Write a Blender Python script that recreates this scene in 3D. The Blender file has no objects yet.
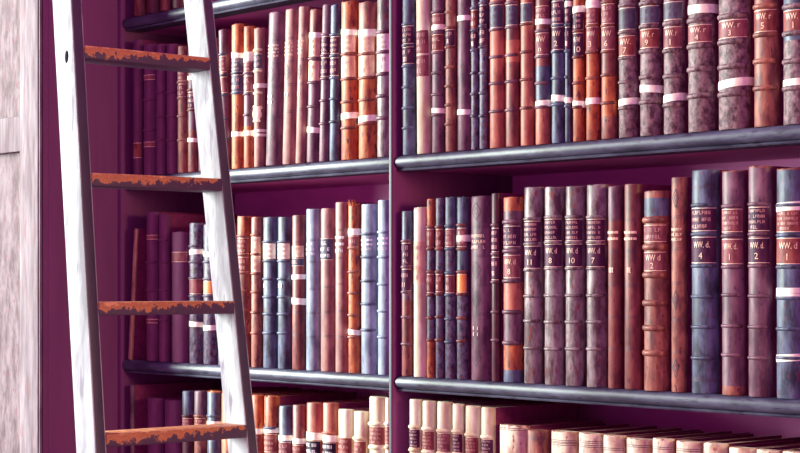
import bpy, bmesh, math, random
from math import sin, cos, pi, sqrt, radians, atan2
from mathutils import Vector, Matrix
random.seed(11)
SC = bpy.context.scene
COL = SC.collection

# ------------------------------------------------------------------ camera model (used to read positions off the shelf plane)
F = 1800.0
CX, CY, CZ = 2.555, -2.251, 1.5
SN, CS = 0.7503, 0.6611
HOR = 282.0
def depth(X, Y):
    return -SN * (X - CX) + CS * (Y - CY)
def x_at(px, Y):
    """X of the point on the plane y = Y seen at column px."""
    k = (px - 400) / F
    # CS*(X-CX)+SN*(Y-CY) = k*(-SN*(X-CX)+CS*(Y-CY))
    return CX + (k * CS - SN) * (Y - CY) / (CS + k * SN)
def z_at(py, X, Y):
    return CZ + (HOR - py) / F * depth(X, Y)

# ------------------------------------------------------------------ materials
def lin(c):
    o = []
    for v in c:
        v /= 255.0
        o.append(v / 12.92 if v <= .04045 else ((v + .055) / 1.055) ** 2.4)
    return (o[0], o[1], o[2], 1)
MATS = {}
def mat(name, c1, c2=None, rough=.5, scale=40, stretch=(1, 1, 1), bump=.15, lo=.38, hi=.64, spec=.5, c3=None, wear=None, detail=4, metal=0):
    m = bpy.data.materials.new(name); m.use_nodes = True
    nt = m.node_tree; N = nt.nodes; L = nt.links
    b = N['Principled BSDF']
    b.inputs['Roughness'].default_value = rough
    b.inputs['Specular IOR Level'].default_value = spec
    b.inputs['Metallic'].default_value = metal
    tc = N.new('ShaderNodeTexCoord'); oi = N.new('ShaderNodeObjectInfo')
    add = N.new('ShaderNodeVectorMath'); add.operation = 'MULTIPLY_ADD'
    mul = N.new('ShaderNodeVectorMath'); mul.operation = 'SCALE'; mul.inputs['Scale'].default_value = 9.0
    comb = N.new('ShaderNodeCombineXYZ')
    for k in range(3): L.new(oi.outputs['Random'], comb.inputs[k])
    L.new(comb.outputs[0], mul.inputs[0])
    L.new(tc.outputs['Object'], add.inputs[0]); add.inputs[1].default_value = stretch
    L.new(mul.outputs[0], add.inputs[2])
    nz = N.new('ShaderNodeTexNoise'); nz.inputs['Scale'].default_value = scale; nz.inputs['Detail'].default_value = detail
    nz.inputs['Roughness'].default_value = .65
    L.new(add.outputs[0], nz.inputs['Vector'])
    if c2 is not None:
        rp = N.new('ShaderNodeValToRGB')
        rp.color_ramp.elements[0].position = lo; rp.color_ramp.elements[0].color = lin(c1)
        rp.color_ramp.elements[1].position = hi; rp.color_ramp.elements[1].color = lin(c2)
        L.new(nz.outputs['Fac'], rp.inputs['Fac'])
        out = rp.outputs['Color']
        if c3 is not None:
            n2 = N.new('ShaderNodeTexNoise'); n2.inputs['Scale'].default_value = scale * 2.7; n2.inputs['Detail'].default_value = 5
            L.new(add.outputs[0], n2.inputs['Vector'])
            r2 = N.new('ShaderNodeValToRGB')
            p = wear if wear else .62
            r2.color_ramp.elements[0].position = p; r2.color_ramp.elements[0].color = (0, 0, 0, 1)
            r2.color_ramp.elements[1].position = p + .08; r2.color_ramp.elements[1].color = (1, 1, 1, 1)
            L.new(n2.outputs['Fac'], r2.inputs['Fac'])
            mx = N.new('ShaderNodeMix'); mx.data_type = 'RGBA'
            L.new(r2.outputs['Color'], mx.inputs['Factor']); L.new(out, mx.inputs[6]); mx.inputs[7].default_value = lin(c3)
            out = mx.outputs[2]
        L.new(out, b.inputs['Base Color'])
    else:
        b.inputs['Base Color'].default_value = lin(c1)
    if bump:
        bp = N.new('ShaderNodeBump'); bp.inputs['Strength'].default_value = bump; bp.inputs['Distance'].default_value = .002
        L.new(nz.outputs['Fac'], bp.inputs['Height']); L.new(bp.outputs[0], b.inputs['Normal'])
    MATS[name] = m
    return m
ST = (1, 1, .35)
# leathers
mat('slate_leather', (46, 46, 64), (96, 102, 128), .46, 60, ST, .25, c3=(96, 56, 72), wear=.61, spec=.28)
mat('pale_slate_leather', (98, 104, 124), (150, 158, 176), .46, 45, ST, .2, c3=(78, 72, 100), wear=.66, spec=.28)
mat('mauve_leather', (78, 44, 62), (126, 86, 102), .46, 55, ST, .25, c3=(62, 32, 54), wear=.64, spec=.28)
mat('pink_leather', (120, 74, 76), (164, 114, 108), .52, 55, ST, .2, c3=(140, 84, 96), wear=.62, spec=.28)
mat('red_leather', (86, 36, 42), (138, 72, 68), .46, 50, ST, .25, c3=(72, 26, 46), wear=.62, spec=.28)
mat('salmon_leather', (136, 66, 58), (182, 106, 88), .48, 50, ST, .2, c3=(124, 50, 56), wear=.64, spec=.28)
mat('orange_leather', (136, 58, 40), (194, 106, 62), .50, 55, ST, .35, c3=(98, 36, 40), wear=.57, spec=.28)
mat('shaded_book_plum', (96, 46, 80), (110, 54, 92), .7, 60, ST, .2, spec=.2)  # shade over the dim books behind the ladder, put into their cover colour
mat('maroon_leather', (56, 16, 36), (88, 36, 50), .46, 60, ST, .25, c3=(40, 14, 34), wear=.62, spec=.28)
mat('marbled_leather', (68, 38, 52), (142, 112, 118), .52, 120, (1, 1, .7), .5, c3=(156, 80, 64), wear=.63, spec=.28)
mat('mottled_leather', (50, 36, 58), (108, 102, 126), .46, 130, (1, 1, .6), .3, c3=(120, 46, 52), wear=.57, spec=.28)
mat('grey_leather', (74, 46, 56), (146, 128, 132), .40, 60, ST, .35, c3=(120, 54, 48), wear=.60, spec=.28)
mat('brown_leather', (98, 48, 50), (160, 96, 82), .48, 60, ST, .3, c3=(80, 34, 48), wear=.61, spec=.28)
mat('vellum', (186, 158, 128), (226, 218, 194), .50, 30, (1, 1, .25), .2, c3=(190, 128, 116), wear=.70, spec=.28)
mat('stained_vellum', (168, 124, 104), (222, 206, 182), .50, 42, (1, 1, .6), .25, c3=(146, 70, 74), wear=.60, spec=.28)
# labels, gilding, tape, paper
mat('board_shade', (112, 34, 78), (132, 46, 92), .7, 80, (1, 1, 1), .1, spec=.2)  # purple shade of the gaps between books, put into the board colour
mat('dark_label', (58, 22, 52), (86, 40, 70), .5, 90, ST, .1, spec=.16)
mat('black_label', (34, 24, 40), (56, 40, 60), .5, 90, ST, .1, spec=.16)
mat('red_label', (110, 48, 50), (150, 80, 74), .5, 90, ST, .1, spec=.16)
mat('brown_label', (110, 54, 66), (150, 88, 92), .5, 90, ST, .1, spec=.16)
mat('slate_label', (70, 62, 80), (96, 90, 110), .5, 90, ST, .1, spec=.16)
mat('pink_label', (190, 136, 110), (226, 190, 162), .45, 90, ST, .1)
mat('white_label', (206, 196, 180), (238, 234, 220), .5, 90, ST, .1)
mat('orange_label', (206, 104, 50), (236, 150, 74), .45, 90, ST, .1)
mat('gilding', (232, 184, 150), (250, 222, 196), .35, 300, (1, 1, 1), 0)
mat('faded_gilding', (176, 120, 122), (212, 160, 150), .4, 300, (1, 1, 1), 0)
mat('white_lettering', (236, 228, 232), None, .5, bump=0)
mat('dark_tooling', (70, 34, 62), None, .5, bump=0)
mat('white_tape', (236, 228, 208), (254, 252, 236), .7, 120, (1, 1, 1), .1)
mat('page_paper', (140, 84, 92), (190, 140, 130), .8, 400, (1, .02, .02), .4)
mat('torn_paper', (226, 190, 160), (250, 238, 220), .8, 120, (1, 1, 1), .3)
# woodwork
mat('aubergine_wood', (222, 108, 188), (232, 116, 196), .55, 30, (.25, 1, 1), .05)
mat('upright_wood', (124, 54, 110), (134, 60, 118), .6, 25, (1, 1, .12), .05, spec=.2)
mat('dark_side_wood', (108, 44, 98), (116, 50, 106), .6, 25, (1, 1, .12), .05)
mat('nosing_wood', (42, 38, 62), (78, 78, 100), .46, 40, (.3, 1, 1), .35, c3=(34, 24, 50), wear=.60, spec=.45)
mat('bead_wood', (26, 22, 44), (46, 42, 66), .5, 30, (1, 1, .2), .1, spec=.35)
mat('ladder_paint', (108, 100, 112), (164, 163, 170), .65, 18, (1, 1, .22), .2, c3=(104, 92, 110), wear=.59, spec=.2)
mat('shaded_ladder_paint', (46, 26, 56), (58, 34, 68), .45, 40, (1, 1, .3), .15)  # shade on the rail edges, put into the colour; the sides stay pale
mat('bolt_iron', (26, 16, 34), None, .9, bump=0, spec=.05)
mat('figured_panel_wood', (78, 58, 66), (118, 100, 108), .75, 60, (1, 1, .3), .3, c3=(104, 66, 76), wear=.58, spec=.15)
mat('panel_wood', (92, 74, 84), (130, 116, 124), .75, 55, (1, 1, .10), .25, c3=(114, 78, 84), wear=.60, spec=.15)
mat('floor_wood', (80, 40, 60), (110, 60, 80), .5, 8, (.2, 1, 1), .05)
mat('wall_plaster', (90, 40, 76), (100, 48, 84), .8, 8, (1, 1, 1), .05)

def tread_mat():
    m = bpy.data.materials.new('worn_tread'); m.use_nodes = True
    nt = m.node_tree; N = nt.nodes; L = nt.links; b = N['Principled BSDF']; b.inputs['Roughness'].default_value = .55
    tc = N.new('ShaderNodeTexCoord'); oi = N.new('ShaderNodeObjectInfo')
    comb = N.new('ShaderNodeCombineXYZ')
    for k in range(3): L.new(oi.outputs['Random'], comb.inputs[k])
    sc = N.new('ShaderNodeVectorMath'); sc.operation = 'SCALE'; sc.inputs['Scale'].default_value = 7
    L.new(comb.outputs[0], sc.inputs[0])
    ad = N.new('ShaderNodeVectorMath'); ad.operation = 'ADD'; L.new(tc.outputs['Object'], ad.inputs[0]); L.new(sc.outputs[0], ad.inputs[1])
    n1 = N.new('ShaderNodeTexNoise'); n1.inputs['Scale'].default_value = 55; n1.inputs['Detail'].default_value = 6; n1.inputs['Roughness'].default_value = .7
    L.new(ad.outputs[0], n1.inputs['Vector'])
    sep = N.new('ShaderNodeSeparateXYZ'); L.new(tc.outputs['Object'], sep.inputs[0])
    # bare wood along the upper arris, old dark paint left along the lower one (object z = 0 at the tread's middle)
    mr = N.new('ShaderNodeMapRange'); mr.inputs['From Min'].default_value = -.011; mr.inputs['From Max'].default_value = .011
    mr.inputs['To Min'].default_value = -.19; mr.inputs['To Max'].default_value = .17
    L.new(sep.outputs['Z'], mr.inputs['Value'])
    su = N.new('ShaderNodeMath'); L.new(mr.outputs[0], su.inputs[0]); L.new(n1.outputs['Fac'], su.inputs[1])
    # more wear at the near (climbed) end
    m2 = N.new('ShaderNodeMapRange'); m2.inputs['From Min'].default_value = -.15; m2.inputs['From Max'].default_value = .15
    m2.inputs['To Min'].default_value = .08; m2.inputs['To Max'].default_value = -.09; L.new(sep.outputs['Y'], m2.inputs['Value'])
    s2 = N.new('ShaderNodeMath'); L.new(su.outputs[0], s2.inputs[0]); L.new(m2.outputs[0], s2.inputs[1])
    rp = N.new('ShaderNodeValToRGB'); e = rp.color_ramp.elements
    e[0].position = .49; e[0].color = lin((64, 28, 66)); e[1].position = .54; e[1].color = lin((186, 112, 70))
    x = e.new(.66); x.color = lin((158, 84, 58))
    x = e.new(.80); x.color = lin((206, 142, 100))
    L.new(s2.outputs[0], rp.inputs['Fac']); L.new(rp.outputs['Color'], b.inputs['Base Color'])
    bp = N.new('ShaderNodeBump'); bp.inputs['Strength'].default_value = .3; bp.inputs['Distance'].default_value = .002
    L.new(n1.outputs['Fac'], bp.inputs['Height']); L.new(bp.outputs[0], b.inputs['Normal'])
    MATS['worn_tread'] = m
tread_mat()

# ------------------------------------------------------------------ mesh helpers
class MB:
    def __init__(s): s.v = []; s.f = []; s.m = []
    def vert(s, p): s.v.append(tuple(p)); return len(s.v) - 1
    def face(s, idx, mi=0): s.f.append(tuple(idx)); s.m.append(mi)
    def box(s, x0, x1, y0, y1, z0, z1, mi=0):
        b = len(s.v)
        for z in (z0, z1):
            for (x, y) in ((x0, y0), (x1, y0), (x1, y1), (x0, y1)): s.v.append((x, y, z))
        for f in ((3, 2, 1, 0), (4, 5, 6, 7), (0, 1, 5, 4), (1, 2, 6, 5), (2, 3, 7, 6), (3, 0, 4, 7)): s.face([b + i for i in f], mi)
    def grid(s, rows, mi=lambda r: 0, closed=False):
        b = len(s.v); n = len(rows[0])
        for r in rows:
            for p in r: s.v.append(tuple(p))
        for r in range(len(rows) - 1):
            for c in range(n if closed else n - 1):
                c2 = (c + 1) % n
                s.face((b + r * n + c, b + r * n + c2, b + (r + 1) * n + c2, b + (r + 1) * n + c), mi(r))
        return b
    def build(s, name, mats, parent=None, bevel=0, smooth=True, angle=38):
        me = bpy.data.meshes.new(name)
        me.from_pydata(s.v, [], s.f)
        if isinstance(mats, str): mats = [mats]
        for m in mats: me.materials.append(MATS[m])
        for p, mi in zip(me.polygons, s.m): p.material_index = mi
        bm = bmesh.new(); bm.from_mesh(me)
        bmesh.ops.recalc_face_normals(bm, faces=bm.faces)
        if bevel:
            es = [e for e in bm.edges if len(e.link_faces) == 2 and e.calc_face_angle() > radians(50)]
            bmesh.ops.bevel(bm, geom=es, offset=bevel, segments=2, affect='EDGES', profile=.6)
        bm.to_mesh(me); bm.free()
        if smooth:
            for p in me.polygons: p.use_smooth = True
            me.set_sharp_from_angle(angle=radians(angle))
        o = bpy.data.objects.new(name, me); COL.objects.link(o)
        if parent is not None: o.parent = parent
        return o
def empty(name, loc, rot=(0, 0, 0)):
    o = bpy.data.objects.new(name, None); COL.objects.link(o)
    o.location = loc; o.rotation_euler = rot; o.empty_display_size = .05
    return o
def tag(o, label=None, cat=None, group=None, kind=None):
    if label: o['label'] = label
    if cat: o['category'] = cat
    if group: o['group'] = group
    if kind: o['kind'] = kind
    return o

# ------------------------------------------------------------------ lettering
TXT = {}
def text_mesh(s):
    if s in TXT: return TXT[s]
    cu = bpy.data.curves.new('lettering', 'FONT'); cu.body = s; cu.align_x = 'CENTER'; cu.size = 1.0; cu.resolution_u = 2
    ob = bpy.data.objects.new('lettering', cu); COL.objects.link(ob)
    bpy.context.view_layer.update()
    dg = bpy.context.evaluated_depsgraph_get()
    me = bpy.data.meshes.new_from_object(ob.evaluated_get(dg))
    vs = [(v.co.x, v.co.y) for v in me.vertices]; fs = [tuple(p.vertices) for p in me.polygons]
    bpy.data.meshes.remove(me); bpy.data.objects.remove(ob); bpy.data.curves.remove(cu)
    TXT[s] = (vs, fs); return TXT[s]

class Spine:
    """rounded book spine: x across, y into the shelf (0 at the crown), z up"""
    def __init__(s, w, bulge): s.w = w; s.b = bulge
    def y(s, x):
        q = min(1, abs(2 * x / s.w)); return s.b * (1 - sqrt(max(0, 1 - q * q)))
    def pt(s, x, off, z):
        # point at x on the spine lifted off along the normal
        h = s.w / 2; t = math.asin(max(-1, min(1, x / h)))
        nx = sin(t) / h; ny = -cos(t) / s.b; l = sqrt(nx * nx + ny * ny)
        return (x + nx / l * off, s.b * (1 - cos(t)) + ny / l * off, z)
    def arc(s, n=14, a=radians(90)):
        return [s.w / 2 * sin(-a + 2 * a * i / n) for i in range(n + 1)]

def strokes(mb, sp, xc, zc, width, h, rnd, bars=False):
    """one line of worn, unreadable tooled capitals"""
    if bars:
        x = xc - width / 2
        while x < xc + width / 2:
            l = rnd.uniform(.10, .34) * width
            rect(mb, sp, x, min(x + l, xc + width / 2), zc - h * .32, zc + h * .32); x += l + .03 * width
        return
    n = max(3, int(width / (h * .72))); cw = width / n; t = h * .17
    x = xc - width / 2
    for i in range(n):
        if rnd.random() < .13: x += cw; continue
        a, b = x + cw * .12, x + cw * .82; k = rnd.randint(0, 5)
        z0, z1 = zc - h / 2, zc + h / 2
        rect(mb, sp, a, a + t, z0, z1)
        if k in (0, 1, 4): rect(mb, sp, b - t, b, z0, z1)
        if k in (0, 2, 3): rect(mb, sp, a, b, z1 - t, z1)
        if k in (2, 5): rect(mb, sp, a, b, z0, z0 + t)
        if k in (1, 2, 3): rect(mb, sp, a, b, zc - t / 2, zc + t / 2)
        x += cw
def rect(mb, sp, x0, x1, z0, z1, off=.0009):
    lim = sp.w * .485
    x0 = max(-lim, x0); x1 = min(lim, x1)
    if x1 - x0 < 1e-4: return
    n = max(1, int((x1 - x0) / .004))
    xs = [x0 + (x1 - x0) * i / n for i in range(n + 1)]
    mb.grid([[sp.pt(x, off, z) for x in xs] for z in (z0, z1)])
def put_text(mb, sp, s, xc, zc, h, maxw):
    vs, fs = text_mesh(s)
    w = max(v[0] for v in vs) - min(v[0] for v in vs); k = h / .7
    kx = min(k, maxw / w)
    b = len(mb.v)
    for (x, y) in vs:
        X = max(-sp.w * .485, min(sp.w * .485, xc + x * kx)); mb.v.append(sp.pt(X, .0010, zc + (y - .35) * k))
    for f in fs: mb.face([b + i for i in f])

def diamond(mb, sp, zc, hw, hh, t):
    P = [(0, hh), (hw, 0), (0, -hh), (-hw, 0)]
    for i in range(4):
        (xa, za), (xb, zb) = P[i], P[(i + 1) % 4]
        n = 5; rows = [[], []]
        for j in range(n + 1):
            u = j / n; x = xa + (xb - xa) * u; z = za + (zb - za) * u
            rows[0].append(sp.pt(x, .0006, zc + z)); q = 1 - t / hw
            rows[1].append(sp.pt(x * q, .0006, zc + z * q))
        mb.grid(rows)

# ------------------------------------------------------------------ books
YS = .004            # crown of the spines stands this far behind the shelf nosing
GROUPS = {}
def make_book(xc, zs, w, H, zones, bands=(), bandmat=None, labels=(), ties=(), rules=(), orn=(), marks=(), lean=0.0,
              look='', where='', group='', zloc=None, thick_band=.0026, ys=YS, torn=False, scrap=None, ruffle=.0008, turn=0.0, board=None, cat='book', name='book'):
    """zones: [(z_lower_bound, material)] from the top down; every z is local, from the shelf"""
    rnd = random.Random(int(xc * 1e5) + int(zs * 1000))
    root = empty(name, (xc, ys, zs + abs(math.tan(lean)) * w * .5 * .98), (0, lean, turn))
    tag(root, f'{look}, {where}', cat, group)
    bulge = min(.020, max(.0045, w * .40)); D = min(.26, max(.13, H * .68)); tb = .0028
    sp = Spine(w, bulge); h = w / 2
    # --- cover: rounded spine and two boards, one closed mesh
    xs = sp.arc(14)
    def section(z, sh=0.0, jit=0.0):
        P = [(-h, D, z)] + [(-h, bulge + .009, z), (-h + .0012, bulge + .004, z)]
        for i, x in enumerate(xs):
            f = sh * (1 - abs(2 * x / w) ** 2)
            P.append((x * (1 - sh * 8), sp.y(x) + f, z + (rnd.uniform(-jit, jit * .6) if jit else 0)))
        P += [(h - .0012, bulge + .004, z), (h, bulge + .009, z), (h, D, z), (h - tb, D, z), (h - tb, bulge + .005, z), (-h + tb, bulge + .005, z), (-h + tb, D, z)]
        return P
    mats = []; cover = MB()
    for _, m in zones:
        if m not in mats: mats.append(m)
    cuts = [H - .003] + [zz for zz, _ in zones if .006 < zz < H - .008] + [.003]
    secs = [section(H, .0016, ruffle)]; mis = []
    zl = [H]
    for z in cuts: secs.append(section(z)); zl.append(z)
    secs.append(section(0, .0014)); zl.append(0)
    def zmat(z):
        for zz, m in zones:
            if z >= zz: return mats.index(m)
        return len(mats) - 1
    n = len(secs[0])
    b = cover.grid(secs, mi=lambda r: zmat((zl[r] + zl[r + 1]) / 2), closed=True)
    mats.append('board_shade'); bi = len(mats) - 1
    for q in range(len(cover.f)):
        if not 2 <= q % n <= 17: cover.m[q] = bi
    cover.face([b + i for i in range(n)], zmat(H)); cover.face([b + (len(secs) - 1) * n + i for i in reversed(range(n))], zmat(0))
    cover.build('cover', mats, root, angle=34)
    # --- pages
    pg = MB(); pg.box(-h + tb + .0003, h - tb - .0003, bulge + .0055, D - .004, .003, H - (.0045 if H > .1 else .002))
    pg.build('page_block', 'page_paper', root, smooth=False)
    # --- raised bands
    bm_ = bandmat or zones[min(1, len(zones) - 1)][1]
    for z in bands:
        if not .01 < z < H - .008: continue
        mb = MB(); r = thick_band; rows = []
        for j in range(7):
            a = -pi / 2 + pi * j / 6
            rows.append([sp.pt(x * .998, -.0006 + (r + .0006) * max(0, cos(a)) * min(1, 1.05 - (abs(x) / h) ** 6), z + r * 1.15 * sin(a)) for x in sp.arc(14, radians(88))])
        mb.grid(rows); mb.build('raised_band', bm_, root, angle=80)
    # --- blind-tooled rules (flat books without bands)
    for z in rules:
        mb = MB()
        for dz in (-.0019, .0012): rect(mb, sp, -h, h, z + dz, z + dz + .0009, .0004)
        mb.build('tooled_rule', 'dark_tooling', root)
    for z, hh, hw in orn:
        mb = MB(); diamond(mb, sp, z, hw, hh, .0016); diamond(mb, sp, z, hw * .45, hh * .45, .0012)
        mb.build('stamped_ornament', 'dark_tooling', root)
    # --- labels: (z_top, z_bottom, material or None, lines)
    for z1, z0, lm, lines in labels:
        par = root
        if lm:
            mb = MB(); zz = [z0, z0 + .0009, z1 - .0009, z1]; lx = [x * .97 for x in sp.arc(14, radians(80))]
            mb.grid([[sp.pt(x, -.0004, z0) for x in lx]] + [[sp.pt(x, .0005, z) for x in lx] for z in zz] + [[sp.pt(x, -.0004, z1) for x in lx]],
                    mi=lambda r: 1 if r in (1, 3) else 0)
            par = mb.build('title_label', [lm, 'gilding'], root, angle=60)
        if not lines: continue
        mb = MB(); hh = z1 - z0; lm_ = 'faded_gilding' if lm and '~' in lines[0] else 'gilding'
        if lines[0].startswith('='): lm_ = {'=w': 'white_lettering', '=f': 'faded_gilding', '=d': 'dark_tooling'}[lines[0][:2]]; lines = lines[1:]
        k = len(lines); step = hh / (k + .35)
        for i, s in enumerate(lines):
            zc = z1 - step * (i + .68); lh = min(step * .62, .0085)
            if s == '~': strokes(mb, sp, w * .03, zc, w * .70, lh * .85, rnd)
            elif s == '-': strokes(mb, sp, -w * .02, zc, w * .34, lh, rnd)
            elif s == '#': strokes(mb, sp, 0, zc, w * .8, lh, rnd, True)
            elif s == '..':
                rect(mb, sp, -w * .16, -w * .10, zc - lh * .5, zc + lh * .5); rect(mb, sp, w * .08, w * .11, zc - lh * .5, zc + lh * .4)
            else: put_text(mb, sp, s, w * .08, zc, lh * 1.15, w * .56)
        if mb.v: mb.build('lettering', lm_, par, smooth=False)
    # --- cotton tapes tied round the book
    for z, th in ties:
        sl = rnd.uniform(-.10, .10)
        def ring(off, zz):
            P = [(-h - off, D + .001, zz)] + [(-h - off, bulge + .01, zz)]
            P += [sp.pt(x, off, zz) for x in sp.arc(14)] + [(h + off, bulge + .01, zz), (h + off, D + .001, zz), (h - .002, D + .0022, zz), (-h + .002, D + .0022, zz)]
            return [(p[0], p[1], p[2] + p[0] * sl) for p in P]
        mb = MB(); mb.grid([ring(-.0003, z - th / 2), ring(.0008, z - th / 2), ring(.001, z), ring(.0008, z + th / 2), ring(-.0003, z + th / 2)], closed=True)
        mb.build('cloth_tie', 'white_tape', root, angle=60)
    if torn:     # head of the spine in tatters
        mb = MB()
        for i in range(7):
            x = -h * .8 + w * .8 * i / 6; l = rnd.uniform(.004, .012); d = rnd.uniform(-.003, .003)
            a = [sp.pt(x, .0002, H - .004), sp.pt(min(h * .9, x + .003), .0002, H - .004), (x + .002 + d, sp.y(x) - .002 + d, H + l)]
            c = [(p[0], p[1] + .0012, p[2]) for p in a]; q = len(mb.v); mb.v += a + c
            for f in ((0, 1, 2), (3, 5, 4), (0, 3, 4, 1), (1, 4, 5, 2), (2, 5, 3, 0)): mb.face([q + t for t in f])
        mb.build('torn_headcap', 'orange_leather', root, smooth=False)
    if scrap:
        mb = MB(); rows = []
        for j in range(7):
            z = scrap[0] - (scrap[0] - scrap[1]) * j / 6
            rows.append([sp.pt(x * (.72 + .25 * rnd.random()), .0012 + .002 * rnd.random(), z + rnd.uniform(-.0015, .0015)) for x in sp.arc(7, radians(85))])
        back = [[(p[0], p[1] + .0012, p[2]) for p in r] for r in rows]
        mb.grid(rows); mb.grid(back)
        mb.build('torn_paper_strip', 'torn_paper', root)
    return root

ORD = ['first', 'second', 'third', 'fourth', 'fifth', 'sixth', 'seventh', 'eighth', 'ninth', 'tenth', 'eleventh', 'twelfth', 'thirteenth', 'fourteenth',
       'fifteenth', 'sixteenth', 'seventeenth', 'eighteenth', 'nineteenth', 'twentieth', 'twenty-first', 'twenty-second', 'twenty-third', 'twenty-fourth']

FILL = .83
def row(specs, zs, xend, shelf, side, group, count_from):
    """specs carry pixel rows read on the spine; they become heights on the plane of the spines"""
    ym = YS + .015; n = len(specs)
    for i, s in enumerate(specs):
        edge = lambda p: p + 3 * max(0, min(1, (720 - p) / 250))      # crown of the spine, seen a little round its left side
        x0 = x_at(edge(s['x']), ym)
        nx = s.get('r') or (specs[i + 1]['x'] if i + 1 < n else xend)
        x1 = x_at(edge(nx), ym) - .0024
        w = (x1 - x0) * s.get('fill', FILL); xc = x0 + w / 2
        zz = lambda py: z_at(py, xc, YS) - zs
        H = zz(s['top'])
        if s.get('h'): H = s['h']
        zones = [(zz(y) if y is not None else -1, m) for y, m in s['z']]
        k = (i + 1) if count_from > 0 else (n - i)
        where = s.get('where') or f'{ORD[k - 1]} {side}, {shelf} shelf'
        make_book(xc, zs, w, H, zones, [zz(y) for y in s.get('b', ())], s.get('bm'),
                  [(zz(a), zz(b_), m, list(t)) for a, b_, m, t in s.get('l', ())],
                  [(zz(y), t) for y, t in s.get('t', ())], [zz(y) for y in s.get('ru', ())],
                  [(zz(y), .0165, w * .26) for y in s.get('o', ())], lean=s.get('lean', 0), look=s['k'], where=where,
                  group=group, thick_band=s.get('tb', .0026), torn=s.get('torn', False), turn=s.get('turn', 0),
                  scrap=[zz(v) for v in s['scrap']] if 'scrap' in s else None, ruffle=s.get('rf', .0008), ys=YS + s.get('dy', 0))
def B(x, top, z, k, **q):
    if 'stained' in str(z): q['fill'] = .94
    if isinstance(z, str): z = [(None, z)]
    d = dict(x=x, top=top, z=z, k=k); d.update(q); return d

Z0, Z1, Z2, Z3 = 2.105, 1.740, 1.322, .930      # shelf tops
TAPE = .0095
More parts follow.
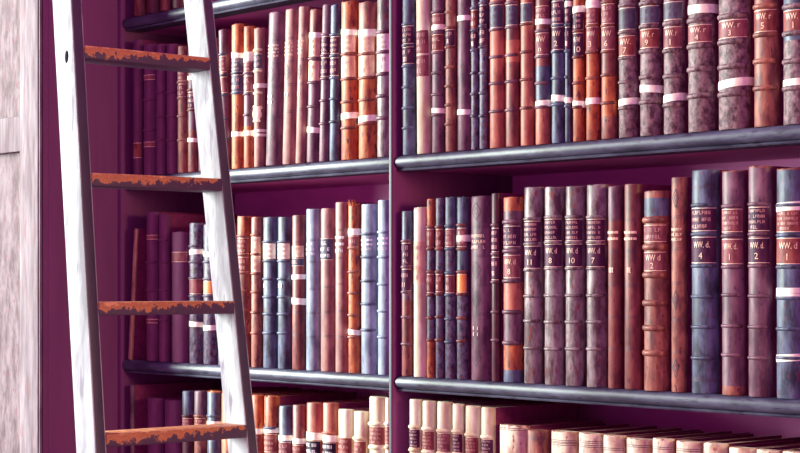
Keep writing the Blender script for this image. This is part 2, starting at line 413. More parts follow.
# ---- upper shelf, right bay
TR = -24
upper_right = [
 B(402.8, -10, 'slate_leather', 'slate blue banded book with darkened labels', b=(24, 45.5, 66, 87, 108, 128), l=((26, 44, 'dark_label', '~~~'), (47, 64, 'dark_label', '~-')), lean=-.004),
 B(417, -8, 'vellum', 'slim cream vellum book with long pinkish label', l=((30, 54, 'brown_label', '~~~'), (55, 77, 'brown_label', '~-')), rf=.003, lean=-.01),
 B(432, -9, 'mauve_leather', 'dull mauve book with two white ties', b=(12, 33, 52.5, 73, 94.5, 115), l=((14, 25, 'brown_label', '~'), (34.5, 51, 'red_label', '~-')), t=((27.5, TAPE), (110.5, TAPE))),
 B(446.3, -9, 'brown_leather', 'narrow red-brown banded book with dark number label', b=(12, 28, 47, 67, 86, 105, 124), l=((29.5, 46, 'dark_label', '~-'),)),
 B(457.6, -12, 'mauve_leather', 'smooth wine-mauve book without bands, two ties', t=((18, TAPE), (112, TAPE))),
 B(472.6, -10, 'mottled_leather', 'thin dark mottled book with red label', b=(8, 30, 50, 73, 94, 116), l=((10, 29, 'red_label', '~~'), (31, 49, 'dark_label', '~-'))),
 B(481, -10, 'mottled_leather', 'thin dark book with close gilt lettering', b=(3, 26, 47, 73, 93, 116), l=((5, 25, 'dark_label', '~~~'), (27, 46, 'dark_label', '~~'))),
 B(490, -12, 'salmon_leather', 'salmon red book with slate title label', b=(3, 29.5, 57, 83.5, 111.5), bm='mauve_leather', l=((5, 28, 'slate_label', ('=d', '~', '~', '~')),)),
 B(506.3, -12, [(40, 'red_leather'), (62, 'salmon_leather'), (None, 'red_leather')], 'dusky red book with slate title label', b=(3, 27, 55, 81.5, 110), bm='mauve_leather', l=((5, 25.5, 'slate_label', ('=d', '~', '~', '~')),)),
 B(521.6, -12, 'salmon_leather', 'warm red book with slate title label', b=(24, 52, 79.5, 108), bm='red_leather', l=((3, 22.5, 'slate_label', ('=d', '~', '~')),)),
 B(536.3, -14, [(31, 'red_leather'), (66, 'red_leather'), (100, 'slate_leather'), (None, 'salmon_leather')], 'red and slate book, slanting tie over label', b=(31, 56.5, 83, 107), bm='mauve_leather', l=((6, 20, 'brown_label', '~~'), (33, 55, 'brown_label', ('WW', 'n'))), t=((21.5, TAPE), (104, .011))),
 B(553, -14, 'slate_leather', 'slate blue book tied below its plain panels', b=(25.5, 51.5, 78, 104.5), l=((1, 24, 'dark_label', '~~~'), (27, 50, 'dark_label', ('WW', '2'))), t=((98, .011),)),
 B(568.3, -12, 'slate_leather', 'very thin slate book with two ties', b=(25, 51, 77, 106), l=((6, 24, 'dark_label', '~~'), (27, 50, 'dark_label', '~-')), t=((4, TAPE), (100, TAPE))),
 B(575, -14, 'orange_leather', 'orange book with dark label above white tie', b=(31, 57, 83, 107), bm='red_leather', l=((12, 30, 'dark_label', '~~~'), (33, 56, 'dark_label', ('WW', '10'))), t=((9.5, .011), (104, .011))),
 B(588, -16, [(54, 'orange_leather'), (None, 'orange_leather')], 'bright orange book with brown labels', b=(25.5, 52, 78), bm='brown_leather', l=((7, 24, 'brown_label', '~~~'), (27, 51, 'brown_label', ('WW', '3'))), t=((4, .013), (101, .011))),
 B(603, -18, [(75, 'red_leather'), (116, 'orange_leather'), (None, 'brown_leather')], 'half red, half orange book with scuffed foot', b=(2, 25.5, 51.5, 75, 103), bm='red_leather', l=((4, 24, 'brown_label', '~~~'), (27, 50, 'brown_label', ('WW', '6')))),
 B(620, -20, 'marbled_leather', 'grey-brown book with frayed foot and tie', b=(5, 32, 58, 82, 108), l=((8, 30, 'slate_label', ('=d', '~', '~', '~')), (36, 56, 'red_label', ('WW.', '7'))), t=((102, .011),)),
 B(641, -20, 'marbled_leather', 'thick grey mottled book, tie at mid height', b=(3, 26, 51, 77, 102), tb=.0036, l=((6, 24, 'slate_label', ('=d', '~', '~')), (29, 48, 'red_label', ('WW. r', '9'))), t=((88.5, .012),)),
 B(665, -22, 'marbled_leather', 'thick russet-grey book, tie below middle', b=(23, 50.5, 76, 105), tb=.0036, l=((2, 20, 'slate_label', ('=d', '~', '~')), (27, 48, 'brown_label', ('WW. r', '1'))), t=((98, .012),)),
 B(688.6, -24, 'marbled_leather', 'broad grey book, bright tie above red label', b=(20, 46, 69, 96), tb=.004, l=((25, 42.5, 'brown_label', ('WW. r', '4')),), t=((9, .014),)),
 B(719, -26, 'marbled_leather', 'broadest grey mottled book with slanting tie', b=(16, 41.5, 66.5, 94), tb=.004, l=((20, 38, 'brown_label', ('WW. r', '3')),), t=((83.5, .013),)),
 B(755.5, -28, 'brown_leather', 'thick brown book with orange-red number label', b=(6, 34.5, 61, 88), tb=.0038, l=((10, 32, 'red_label', ('WW. r', '5')),)),
 B(784, -30, [(40, 'slate_leather'), (None, 'marbled_leather')], 'thick slate book with tie below bands', b=(6, 33, 61, 88), tb=.0038, l=((10, 31, 'red_label', ('WW. r', '1')),), t=((83, .013),)),
]
row(upper_right, Z1, 817, 'upper', 'right of the upright', 'old books on the upper shelf', 1)

# ---- middle shelf, right bay
dl = lambda a, b_, t: (a, b_, 'dark_label', t)
mid_right = [
 B(402.4, 211, [(241, 'slate_leather'), (300, 'mauve_leather'), (None, 'red_leather')], 'short narrow book, slate head and red foot', b=(241, 267, 292, 317, 344), l=(dl(243, 266, '~~~'), dl(269, 291, '~-')), lean=.0),
 B(413.8, 208, 'vellum', 'cream vellum book with pink lettered label', l=((241, 284, 'pink_label', ('=f', '~', '~', '~', '-')),), rf=.003),
 B(428.2, 199, [(226, 'orange_leather'), (340, 'mottled_leather'), (None, 'orange_leather')], 'thin mottled book, orange at head and foot', b=(227, 249, 272, 295, 318, 340), bm='red_leather', l=((229, 248, 'red_label', '~~'), (274, 293, 'red_label', '~-'))),
 B(437, 198, 'mottled_leather', 'thin mottled book with red bands', b=(227, 249, 272, 294, 317, 340), bm='red_leather', l=((229, 248, 'red_label', '~~'), (274, 292, 'red_label', '~-'))),
 B(446, 197, [(250, 'slate_leather'), (None, 'mottled_leather')], 'slate blue mottled book with brown labels', b=(226, 249, 273, 295, 319, 342), bm='slate_leather', l=((229, 247, 'brown_label', '~~~'), (275, 293, 'brown_label', '~-')), rf=.002),
 B(457.6, 197, [(272, 'slate_leather'), (None, 'mottled_leather')], 'slate book with white tie and orange patch', b=(225, 249, 272, 294, 318, 341), bm='red_leather', l=((228, 247, 'brown_label', '~~'), (274, 292.5, 'orange_label', '')), t=((238.5, .012),), rf=.003),
 B(469.6, 196, 'mauve_leather', 'wide mauve book stamped with diamonds', ru=(227, 256, 285, 314, 343), o=(211, 270, 299.5, 358), l=((232, 251, None, '~~~'), (324, 338, None, ('..', '..')))),
 B(493.2, 193, 'maroon_leather', 'narrow dark maroon book', b=(225, 254, 282, 312, 340), bm='mauve_leather', l=(dl(228, 252, '~~~'), dl(257, 280, '~-'))),
 B(502.8, 197, [(211, 'orange_leather'), (282, 'mauve_leather'), (312, 'salmon_leather'), (343, 'mauve_leather'), (370, 'orange_leather'), (None, 'slate_leather')], 'red book with orange head and orange foot', b=(222, 251, 281, 312, 343), bm='mauve_leather', tb=.0036, l=((226, 247, 'dark_label', ('=f', '~', '~', '~')), (255, 278, 'brown_label', ('WW. d', '8')))),
 B(524, 187, [(219, 'grey_leather'), (270, 'grey_leather'), (None, 'grey_leather')], 'grey polished book nearest the orange-headed one', b=(219, 244, 270, 296, 321, 348), l=(dl(221, 243, '~~~~'), dl(246, 268.5, ('WW. d', '11')))),
 B(544.6, 187, 'grey_leather', 'grey polished book with pale silvery head', b=(217, 242.5, 268.5, 295.5, 322, 349), l=(dl(219, 241, '~~~~'), dl(244, 267, ('WW. d', '8')))),
 B(566, 186, 'grey_leather', 'grey polished book with rusty spots at foot', b=(217, 242.5, 268.5, 295.5, 322, 349), l=(dl(219, 241, '~~~~'), dl(244, 267, ('WW. d', '10')))),
 B(587, 184.5, 'grey_leather', 'grey polished book beside two smooth red ones', b=(217, 242.5, 268.5, 295.5, 322, 349), l=(dl(219, 241, '~~~~'), dl(244, 267, ('WW. d', '7')))),
 B(610, 186, [(220, 'mauve_leather'), (None, 'red_leather')], 'smooth red book with dulled mauve head', ru=(220, 251, 285, 317, 349), l=((228, 243, None, ('#', '#')), (262, 278, None, '-'))),
 B(626, 184, 'red_leather', 'taller smooth red book with gilt title lines', ru=(220, 251, 285, 317, 349), l=((228, 243, None, ('#', '#')), (262, 278, None, '-'))),
 B(645.4, 191, [(198, 'brown_leather'), (216, 'slate_leather'), (222, 'red_leather'), (275, 'brown_leather'), (332, 'brown_leather'), (None, 'brown_leather')], 'shorter rust and blue book, thick bands', b=(220, 247, 275, 303, 328, 353), bm='brown_leather', tb=.0046, l=((225, 242, 'brown_label', ('=f', '~', '~')), (252, 271, 'brown_label', ('WW d', '2'))), dy=-.003),
 B(673.8, 177, [(217, 'brown_leather'), (None, 'brown_leather')], 'narrow tan book with stamped diamonds', ru=(217, 249, 283, 320, 352), o=(198, 300, 368), l=((226, 243, None, '~~~'),)),
 B(692, 170, 'slate_leather', 'large slate blue book with plum labels', b=(205, 234, 266, 296.5, 327, 358), ru=(187, 380), l=((208, 231, 'dark_label', ('=f', '~', '~', '~')), (237, 263, 'dark_label', ('WW. d.', '4')))),
 B(723.5, 170, [(173, 'brown_leather'), (386, 'mauve_leather'), (None, 'brown_leather')], 'large mauve book with brown four-line label', b=(206, 236, 267, 295, 326, 355), l=((209, 232, 'brown_label', ('=f', '~', '~', '~', '-')), (239, 264, 'brown_label', ('WW. d.', '1'))), rf=.003),
 B(750, 166, [(170, 'brown_leather'), (None, 'mauve_leather')], 'tallest plum-mauve book with rusty head', b=(204, 234, 266, 296, 327, 358), l=((207, 231, 'dark_label', ('=f', '~', '~', '~', '-')), (238, 263, 'dark_label', ('WW. d.', '2'))), rf=.002),
 B(777, 168, [(172, 'brown_leather'), (None, 'slate_leather')], 'slate book with three white ties', b=(205, 235, 267, 298, 329, 358), l=((210, 232, 'red_label', ('=f', '~', '~', '~', '-')), (238, 264, 'red_label', ('WW. d', '1'))), t=((206.5, .013), (290.5, .008), (295.5, .008), (358, .011)), rf=.002),
]
row(mid_right, Z2, 812, 'middle', 'right of the upright', 'old books on the middle shelf', 1)

# ---- lowest visible shelf, right bay
def cream(x, top, k, band, lm, **q):
    return B(x, top, [(band, 'vellum'), (None, 'vellum')], k, b=(band, band + 23), tb=.0032, bm='vellum', l=((band + 2, band + 21, lm, '~~~~~'),), **q)
low_right = [
 cream(410, 399.5, 'cream-headed book with dark label, in the corner', 427, 'dark_label'),
 cream(422.6, 401, 'cream-headed book with bright red label', 429, 'red_label'),
 cream(436.8, 402, 'cream-headed book with mauve label', 431, 'brown_label'),
 cream(453.2, 404, 'narrow cream-headed book with dark label', 431.5, 'dark_label'),
 cream(465.3, 406, 'wider cream-headed book with red label', 435, 'red_label'),
 cream(481.6, 407.5, 'wide cream-headed book with dark label', 437, 'dark_label', r=496.5),
 B(497.5, 425.5, 'stained_vellum', 'short thick cream book with stained top', ru=(429,), rf=.002),
 B(526.8, 430, [(None, 'brown_leather')], 'short reddish brown scuffed book', ru=(438,), rf=.002),
 B(549.8, 431.5, 'stained_vellum', 'short broad pinkish cream book, notched head', ru=(441, 444), rf=.002),
 B(578, 433.5, 'stained_vellum', 'short pinkish cream book with ruled head', ru=(442, 446)),
 B(603.3, 435.5, 'stained_vellum', 'short cream book with smooth head', ru=(449,)),
 B(626, 439, 'stained_vellum', 'short cream book with dark gap in head', ru=(446,), rf=.003),
 B(653.5, 438.8, 'stained_vellum', 'short narrow cream book', ru=(448,), r=675.5),
 B(676, 441.8, 'stained_vellum', 'short wide blotchy cream book', ru=(450,)),
 B(704.3, 443.5, 'stained_vellum', 'short cream book showing its upper edge', rf=.002),
 B(729.6, 448, 'stained_vellum', 'short pale book barely above the frame edge', rf=.001),
 B(758, 450.3, 'stained_vellum', 'short reddish cream book, only head showing', rf=.001),
 B(783, 452, 'stained_vellum', 'short cream book, only upper rim showing', rf=.001),
]
row(low_right, Z3, 812, 'lowest', 'right of the upright', 'old books on the lowest shelf', 1)

# ---- upper shelf, left bay (count from the upright leftwards; the last ones stand behind the ladder)
LN = .036
upper_left = [
 B(223, 29, [(54, 'mauve_leather'), (95, 'brown_leather'), (None, 'mauve_leather')], 'dull mauve book leaning away beside ladder', b=(54, 75, 95, 119, 139), bm='slate_leather', l=((56, 72, 'brown_label', '~~~'), (77, 93, 'brown_label', '~-')), lean=-.045),
 B(231.5, 24, [(57, 'orange_leather'), (93, 'red_leather'), (None, 'orange_leather')], 'orange-headed book with slate labels, two ties', b=(73, 93), bm='slate_leather', l=((58, 72, 'slate_label', '~~~'), (75, 92, 'slate_label', '~~')), t=((55, .010), (134, .010)), rf=.002),
 B(244.3, 26, [(57, 'orange_leather'), (126, 'mauve_leather'), (None, 'orange_leather')], 'orange-headed book, knotted bulky white tie', b=(73, 94, 115), bm='mauve_leather', l=((62, 72, 'brown_label', '~~'), (76, 92, 'brown_label', '~-')), t=((57, .020), (133, .011))),
 B(254.6, 28, 'pink_leather', 'pale mauve book with torn white paper', b=(50, 71, 93), bm='vellum', l=((54, 69, 'slate_label', '~~'),), t=((86, .009), (131, .006), (135, .006)), scrap=(106, 122), rf=.002),
 B(264.5, 13, 'mauve_leather', 'tall smooth slate-mauve book with diamond stamp', ru=(41, 64, 87, 118), o=(75,), l=((44, 59, None, '~~~~'), (93, 106, None, ('..', '..'))), lean=LN),
 B(282, 10, 'pink_leather', 'tall smooth pink book with gilt title', ru=(39, 62, 85, 112), o=(73,), l=((41, 58, None, '~~~~'), (90, 100, None, ('..',))), lean=LN),
 B(296, 7, 'pink_leather', 'slightly narrower smooth pink book with gilt title', ru=(36, 60, 84, 110), o=(72,), l=((39, 56, None, '~~~~'), (89, 99, None, ('..',))), lean=LN),
 B(306.5, 10, [(36, 'red_leather'), (83, 'pink_leather'), (None, 'mauve_leather')], 'mauve-red book, pale labels and two ties', b=(59, 83, 107), bm='mauve_leather', l=((38, 57, 'pink_label', '~~~'), (62, 81, 'pink_label', '~-')), t=((36, .011), (130, .011)), lean=LN),
 B(319.6, 5, 'mauve_leather', 'narrow slate-mauve book with dark labels', b=(35, 56, 79, 101, 124), bm='mauve_leather', l=(dl(37, 54, '~~~'), dl(58, 77, '~~')), lean=LN),
 B(330, 5, 'slate_leather', 'narrow blue-slate book with dark labels', b=(35, 56, 78, 99, 122), l=(dl(37, 54, '~~~'), dl(58, 76, '~~')), lean=.016),
 B(340.5, 1, [(28, 'orange_leather'), (79, 'salmon_leather'), (None, 'orange_leather')], 'orange book with pale labels and two ties', b=(54, 79, 102, 128), bm='brown_leather', l=((34, 52, 'pink_label', '~~~'), (57, 77, 'pink_label', '~-')), t=((32, .011), (116, .012)), rf=.002),
 B(357.5, 2, [(33, 'brown_leather'), (78, 'salmon_leather'), (None, 'orange_leather')], 'red-brown book with orange foot, two ties', b=(54, 78, 100, 124), bm='brown_leather', l=((36, 52, 'pink_label', '~~~'), (56, 76, 'pink_label', '~-')), t=((33, .014), (119, .012)), rf=.002),
 B(376.5, -2, 'grey_leather', 'pale grey book with whitish labels', b=(32, 52, 74, 96, 118), bm='mauve_leather', l=((34, 50.5, 'white_label', ('=f', '~', '~', '~')), (54, 72, 'white_label', ('=f', '~', '-'))), tb=.0034, r=393),
]
row(upper_left, Z1, 391, 'upper', 'left of the upright', 'old books on the upper shelf', -1)
behind = 'glimpsed between ladder sides'
pe = 'from the pale end panel'
upper_dark = [
 B(133.5, 40, 'shaded_book_plum', 'plain dark book with tan label low down', l=((143, 158, 'red_label', ''),)),
 B(143, 44, 'shaded_book_plum', 'dim plum book with two small tan labels', l=((75, 80, 'brown_label', ''), (142, 147, 'brown_label', '')), b=(60, 100, 130)),
 B(156.5, 44, 'shaded_book_plum', 'dim plum book in shade', b=(68, 92, 116, 140)),
 B(166.5, 44, 'shaded_book_plum', 'dim plum book in shade', b=(68, 92, 116, 140)),
 B(178, 46, 'brown_leather', 'narrow brown book with bright gilt bands', b=(68, 82, 98, 116, 140), bm='pink_leather', l=((70, 81, 'brown_label', '~~'), (84, 97, 'brown_label', '~~'))),
 B(188, 48, [(130, 'mauve_leather'), (None, 'red_leather')], 'dark book with white ties beside ladder rail', b=(90, 110), l=((92, 109, 'dark_label', '~~~'),), t=((78, .009), (140, .009))),
 B(198.5, 46, 'mauve_leather', 'mauve book mostly covered by ladder rail', b=(80, 110)),
 B(209.5, 38, 'brown_leather', 'brown sliver of book beside ladder rail', b=(80, 110)),
]
row(upper_dark, Z1, 219.8, 'upper', pe, 'old books on the upper shelf', 1)

# ---- middle shelf, left bay
mid_left = [
 B(237, 216, [(236, 'orange_leather'), (None, 'brown_leather')], 'orange-brown book against the ladder rail', b=(236, 255, 273, 291, 310, 333), bm='brown_leather', l=((238, 254, 'red_label', '~~~'), (257, 272, 'red_label', '~~')), r=250.5),
 B(251.5, 217, 'brown_leather', 'narrow pink-brown banded book with pale labels', b=(235, 254, 273.5, 292, 312.5, 333), bm='brown_leather', l=((237, 253, 'pink_label', '~~~'), (256, 272, 'pink_label', '~~'))),
 B(262.6, 217, 'slate_leather', 'slate book with chalky label, next to pink-brown', b=(242, 261, 279, 297, 314, 333), l=((243.5, 259, 'white_label', ('=f', '~', '~', '~')), (281, 290, None, '-'))),
 B(277.4, 217, 'slate_leather', 'slate book with chalky label, beside tied red', b=(242, 261, 279, 297, 314, 333), l=((243.5, 259, 'white_label', ('=f', '~', '~', '~')), (281, 290, None, '-'))),
 B(291.8, 215, 'red_leather', 'dull red book with two white ties', ru=(242, 312, 335), l=((246, 257, 'pink_label', '~~'), (258, 266, 'slate_label', '~')), t=((277, .010), (301, .013))),
 B(305.8, 209, 'pale_slate_leather', 'pale blue-grey smooth book with white lettering', ru=(240, 262, 289, 313, 337), l=((241, 257, None, ('=w', '~', '~', '~')),)),
 B(320.3, 208.5, 'pink_leather', 'wide pink book with slate label', ru=(287, 312, 336), b=(), l=((238.5, 260, 'slate_label', ('=w', '~', '~', '~')),)),
 B(335.5, 202, 'pink_leather', 'pink book with tall gilt title, no label', ru=(230, 258, 284, 311, 337), l=((233, 255, None, ('=w', '#', '#', '~')),)),
 B(348.8, 204, 'orange_leather', 'narrow rusty book with torn head', b=(248, 272, 293, 315, 337), bm='brown_leather', l=((236, 247, 'brown_label', '~'),), t=((232, .013), (332, .010)), torn=True, rf=.004),
 B(360.6, 204, 'pale_slate_leather', 'pale blue-grey banded book with bright title', b=(234, 257, 281, 304, 330), bm='slate_leather', l=((237, 252, None, ('=w', '#', '#', '~')),)),
 B(377.6, 200, 'pale_slate_leather', 'palest blue-grey banded book', b=(232, 257, 284, 311, 337), bm='pale_slate_leather', l=((235, 252, None, ('=w', '#', '#', '~')),), r=393),
]
row(mid_left, Z2, 391, 'middle', 'left of the upright', 'old books on the middle shelf', -1)
mid_dark = [
 B(146, 212, 'shaded_book_plum', 'dim plum book with two small tan labels', l=((235, 239.5, 'brown_label', ''), (319, 323, 'brown_label', '')), b=(262, 290)),
 B(159, 214, 'shaded_book_plum', 'dim plum book in shade', b=(240, 262, 290, 320)),
 B(170, 232, 'shaded_book_plum', 'dim shorter plum book in shade', l=((252, 262, 'brown_label', ''),)),
 B(188.8, 223, 'mottled_leather', 'mottled book with two white ties, behind ladder', b=(246, 262, 278, 296, 312), bm='mottled_leather', t=((252, .011), (324, .011)), l=((279, 294, 'brown_label', ''),)),
 B(202.8, 224, 'mottled_leather', 'mottled tied book with orange label behind ladder', b=(262, 279, 296, 312), l=((281, 294, 'orange_label', ''),), t=((254, .011), (328, .011)), r=217),
 B(217.8, 224, 'mottled_leather', 'mottled book mostly hidden by ladder rail', b=(262, 279, 296, 312), r=231),
]
row(mid_dark, Z2, 231, 'middle', pe, 'old books on the middle shelf', 2)

# ---- lowest shelf, left bay
low_left = [
 B(251.5, 395, [(None, 'orange_leather')], 'rusty orange book beside ladder rail, tied', b=(), l=((434, 452, 'red_label', '~~~'),), t=((431, .011),), r=263),
 B(263.6, 396, [(428, 'orange_leather'), (None, 'red_leather')], 'wider orange-red book with frayed head, tied', b=(428,), bm='slate_leather', l=((434, 452, 'red_label', '~~~'),), t=((430.5, .010),), rf=.003),
 B(278.6, 406, [(None, 'slate_leather')], 'shorter slate-mauve tied book', t=((438, .011),), l=((442, 456, 'brown_label', '~~'),)),
 B(292.6, 405, 'red_leather', 'shorter dull rose tied book', t=((441, .011),), l=((445, 458, 'red_label', '~~'),)),
 B(305.8, 403, 'salmon_leather', 'bright salmon book, black label under broad tie', t=((436, .015),), l=((440.5, 462, 'black_label', ('=w', '~', '~', '~')),)),
 B(322.4, 403, 'salmon_leather', 'rosy salmon book, black label under tie', b=(433,), t=((438.5, .013),), l=((442.5, 464, 'black_label', ('=w', '~', '~', '~')),)),
 B(338, 409.5, 'vellum', 'cream-headed book with red-brown label', l=((437.5, 462, 'red_label', '~~~~'),)),
 B(353.8, 411.5, 'vellum', 'narrower cream-headed book with red label', b=(438.5,), tb=.0034, bm='vellum', l=((441, 462, 'red_label', '~~~~'),)),
 B(368.4, 397, 'vellum', 'taller cream book with red label between bands', b=(424, 447.5), tb=.0036, bm='vellum', l=((426.5, 445, 'red_label', '~~~~'),)),
 B(387, 398, 'vellum', 'cream book half hidden by the upright', b=(424, 447.5), bm='vellum', tb=.0036, l=((426.5, 445, 'red_label', '~~~~'),), r=394),
]
row(low_left, Z3, 393, 'lowest', 'left of the upright', 'old books on the lowest shelf', -1)
low_dark = [
 B(146, 398, 'shaded_book_plum', 'dim plum book above worn tread'),
 B(163, 400, 'shaded_book_plum', 'dim plum book without labels'),
 B(182, 391, [(416, 'slate_leather'), (None, 'maroon_leather')], 'slate book with tooled lines, above worn tread', b=(416,), l=((418, 432, 'brown_label', '~~~'),)),
 B(194, 391, [(416, 'mauve_leather'), (None, 'brown_leather')], 'mauve book with orange tooled lines, above tread', b=(416,), l=((418, 432, 'red_label', '~~~'),)),
 B(206.6, 391, [(394, 'orange_leather'), (None, 'slate_leather')], 'slate book with bright tie, above worn tread', b=(416,), t=((424, .012),), rf=.003),
 B(220.6, 393, 'orange_leather', 'orange book with tie, half hidden by ladder', t=((429, .011),), r=236),
 B(236.6, 394, 'orange_leather', 'rusty book almost hidden by ladder rail', r=251),
]
row(low_dark, Z3, 251, 'lowest', pe, 'old books on the lowest shelf', 2)

# ---- top shelf, only its lower spines show, in the shade behind the ladder
top_dark = [
 B(133.5, -150, 'red_leather', 'dim reddish book', h=.30, b=(-60, -40, -20)),
 B(146, -150, 'maroon_leather', 'dim maroon book', h=.29),
 B(160, -150, 'red_leather', 'dim dark red book', h=.31),
 B(172, -150, 'maroon_leather', 'dim dark maroon book', h=.28, r=184),
]
row(top_dark, Z0, 184, 'top', pe, 'old books on the top shelf', 1)

# ---- two thin pale boards/pamphlets at the dark end of the bay
make_book(x_at(134.5, .02), Z2, .012, .30, [(-1, 'pink_leather')], look='thin pale brown pamphlet leaning', where='first from the pale end panel, middle shelf', group='old books on the middle shelf', lean=.085)
make_book(x_at(136.5, .02), Z3, .012, .335, [(-1, 'mauve_leather')], look='thin upright mauve pamphlet', where='first from the pale end panel, lowest shelf', group='old books on the lowest shelf')

# ------------------------------------------------------------------ the bookcase
XL, XR = -.966, .965
bc = empty('bookcase', (0, .15, 0))
tag(bc, 'dark built-in bookcase of rounded shelves crammed with old leather books', 'bookcase')
def child(mb, name, m, bevel=0, parent=None, smooth=True, angle=38):
    mb.v = [(x, y - .15, z) for x, y, z in mb.v]
    return mb.build(name, m, parent or bc, bevel, smooth, angle)
UP0, UP1 = -.0265, -.0195
DEP = .32
def nosing(x0, x1, zt):
    mb = MB(); r = .0120; pr = []
    pr.append((.05, zt)); 
    for j in range(9):
        a = pi / 2 + pi * j / 8
        pr.append((r + r * cos(a), zt - r + r * sin(a)))
    pr += [(.0085, zt - .0243), (.0068, zt - .0265), (.0085, zt - .0290), (.05, zt - .0290)]
    rows = []
    xs = [x0, x0 + .002, x0 + .006, x1 - .006, x1 - .002, x1]
    for k, x in enumerate(xs):
        sh = (.003, .0008, 0, 0, .0008, .003)[k]
        rows.append([(x, y + sh if y < .04 else y, z) for y, z in pr])
    b = mb.grid(rows, closed=True); n = len(pr)
    mb.face([b + i for i in range(n)]); mb.face([b + (len(rows) - 1) * n + i for i in range(n)])
    return mb
for zt in (Z0, Z1, Z2, Z3, .50, .12):
    for (a, c) in ((XL, UP0), (UP1, XR)):
        mb = MB(); mb.box(a + .001, c - .001, .0505, DEP - .001, zt - .0265, zt - .0002)
        sh = child(mb, 'shelf', 'aubergine_wood', smooth=False)
        child(nosing(a + .0005, c - .0005, zt - .0002), 'shelf_nosing', 'nosing_wood', parent=sh, angle=50)
for x0, x1 in ((XL - .016, XL), (UP0, UP1), (XR, XR + .03)):
    mb = MB(); mb.box(x0, x1, -.002, DEP, 0, 2.62); child(mb, 'upright', 'dark_side_wood' if x0 < -.5 else 'upright_wood')
mb = MB(); mb.box(UP0 - .0005, UP1 + .0002, -.004, -.002, 0, 2.62); child(mb, 'upright_bead', 'bead_wood', bevel=.0015)
mb = MB(); mb.box(XL - .016, XR + .03, DEP, DEP + .015, 0, 2.62); child(mb, 'back_panel', 'aubergine_wood', smooth=False)
mb = MB(); mb.box(XL - .016, XR + .03, -.002, DEP + .015, 2.62, 2.66); child(mb, 'top_board', 'aubergine_wood', smooth=False)

# ------------------------------------------------------------------ pale panelled end of the neighbouring case
ep = empty('panelled_end', (-1.15, -.1, 0))
tag(ep, 'pale whitewashed wooden panelled bookcase end with a sunk panel, beside the ladder', 'panel')
def ech(mb, name, m, bevel=0):
    mb.v = [(x + 1.15, y + .1, z) for x, y, z in mb.v]; return mb.build(name, m, ep, bevel)
XP, YP = -.9765, -.207
mb = MB(); mb.box(-1.45, XP, YP + .022, -.004, 0, 2.66); ech(mb, 'carcass', 'dark_side_wood')
mb = MB(); mb.box(XP - .0885, XP - .009, YP, YP + .0215, 0, 2.66); ech(mb, 'stile', 'panel_wood', .002)
mb = MB(); mb.box(-1.45, -1.36, YP, YP + .0215, 0, 2.66); ech(mb, 'stile', 'panel_wood', .002)
ZR0, ZR1 = 1.795, 1.876
for a, c in ((ZR0, ZR1), (.1, .28), (2.5, 2.66), (.95, 1.03)):
    mb = MB(); mb.box(-1.3595, XP - .089, YP + .001, YP + .0215, a, c); ech(mb, 'rail', 'panel_wood', .005)
for a, c in ((ZR1, 2.5), (1.03, ZR0), (.28, .95)):
    mb = MB(); mb.box(-1.3595, XP - .089, YP + .016, YP + .0215, a + .0005, c - .0005); ech(mb, 'sunk_panel', 'figured_panel_wood', 0)
mb = MB(); rows = []
for z in (0, 2.66): rows.append([(XP - .0035 + .0034 * cos(a), YP + .0045 + .0034 * sin(a), z) for a in [2 * pi * i / 12 for i in range(12)]])
mb.grid(rows, closed=True); ech(mb, 'corner_bead', 'panel_wood')
mb = MB(); mb.box(XP - .009, XP, YP + .0085, YP + .0215, 0, 2.66); ech(mb, 'corner_fillet', 'dark_side_wood')

# ------------------------------------------------------------------ the ladder
LEAN, TAP = .1386, .0224
RX = .0645; RT = .0236
XA, YA, YB = -.215, -.5543, -.2368        # front arris of the two rails' near faces at eye height
lad = empty('library_ladder', (XA, (YA + YB) / 2, 0))
tag(lad, 'pale wooden library ladder with orange worn treads leaning before the dark bookcase', 'ladder')
ox, oy = XA, (YA + YB) / 2
def rail(y0, sgn):
    mb = MB()
    for z in (0, 3.1):
        x = XA - LEAN * (z - 1.5); y = y0 + sgn * TAP * (z - 1.5)
        for (dx, dy) in ((-RX, 0), (0, 0), (0, RT), (-RX, RT)): mb.v.append((x + dx - ox, y + dy - oy, z))
    for f in ((3, 2, 1, 0), (4, 5, 6, 7), (0, 1, 5, 4), (1, 2, 6, 5), (2, 3, 7, 6), (3, 0, 4, 7)): mb.face(f)
    mb.m = [1, 1, 0, 1, 0, 1]  # faces turned along X and the ends take the painted shade tone
    return mb.build('rail', ['ladder_paint', 'shaded_ladder_paint'], lad, .0025)
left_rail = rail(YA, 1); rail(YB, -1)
k = -6
while k <= 6:
    zt = 1.464 + .2327 * k; k += 1
    zc = zt - .012
    x = XA - LEAN * (zc - 1.5); ya = YA + TAP * (zc - 1.5) + RT - .001; yb = YB - TAP * (zc - 1.5) + .001
    mb = MB(); hl = (yb - ya) / 2
    mb.box(-RX + .001, .003, -hl, hl, -.012, .012)
    o = mb.build('tread', 'worn_tread', lad, .003)
    o.location = (x - ox, (ya + yb) / 2 - oy, zc)
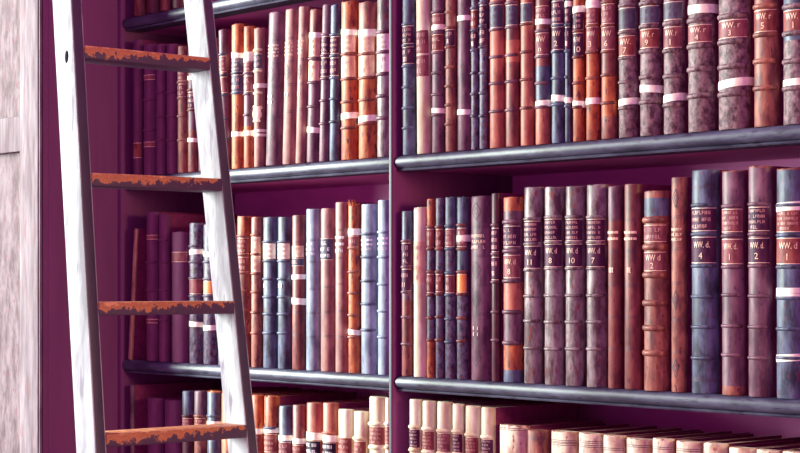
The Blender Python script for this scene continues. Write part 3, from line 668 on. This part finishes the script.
# bolt in the near rail
zb = z_at(57, XA - .09, YA); xb = XA - LEAN * (zb - 1.5) - RX * .38; yb = YA + TAP * (zb - 1.5)
mb = MB(); rows = []
for j in range(6):
    a = pi / 2 * j / 5
    rows.append([(xb - ox + .0065 * cos(a) * cos(t), yb - oy + .0006 - .0022 * sin(a), zb + .0125 * cos(a) * sin(t)) for t in [2 * pi * i / 16 for i in range(16)]])
b = mb.grid(rows, closed=True); mb.face([b + i for i in range(16)])
bo = mb.build('bolt', 'bolt_iron', lad); bo['label'] = 'dark oval bolt head'

# ------------------------------------------------------------------ room
def struct(name, b, m):
    mb = MB(); mb.box(*b); o = mb.build(name, m, smooth=False); o['kind'] = 'structure'; return o
struct('floor', (-3, 4, -4.5, .5, -.1, 0), 'floor_wood')
struct('wall_back', (-3, 4, .5 - .16, .5, 0, 3.4), 'wall_plaster')

# ------------------------------------------------------------------ light
w = bpy.data.worlds.new('World'); SC.world = w; w.use_nodes = True
w.node_tree.nodes['Background'].inputs['Color'].default_value = (.60, .19, .58, 1)
w.node_tree.nodes['Background'].inputs['Strength'].default_value = 1.25
def area(name, loc, tgt, sx, sy, e, c):
    l = bpy.data.lights.new(name, 'AREA'); l.shape = 'RECTANGLE'; l.size = sx; l.size_y = sy; l.energy = e; l.color = c
    o = bpy.data.objects.new(name, l); COL.objects.link(o); o.location = loc
    o.rotation_euler = (Vector(tgt) - Vector(loc)).to_track_quat('-Z', 'Y').to_euler()
    return o
area('window_light', (-4.7, -3.0, 2.75), (0, 0, 1.5), 1.5, 3.2, 1620, (.86, 1.0, .86))
area('lamp_light', (3.7, -.42, 1.9), (-.3, -.42, 1.5), .5, .5, 62, (1.0, .76, .36))

# ------------------------------------------------------------------ camera
cam = bpy.data.cameras.new('camera'); co = bpy.data.objects.new('camera', cam); COL.objects.link(co)
cam.sensor_width = 36; cam.lens = 36 * F / 800; cam.shift_y = (HOR - 226.5) / 800
co.location = (CX, CY, CZ); co.rotation_euler = (radians(90), 0, atan2(SN, CS))
SC.camera = co
vs = SC.view_settings; vs.view_transform = 'Standard'; vs.look = 'None'; vs.exposure = 0; vs.gamma = 1; vs.use_curve_mapping = False
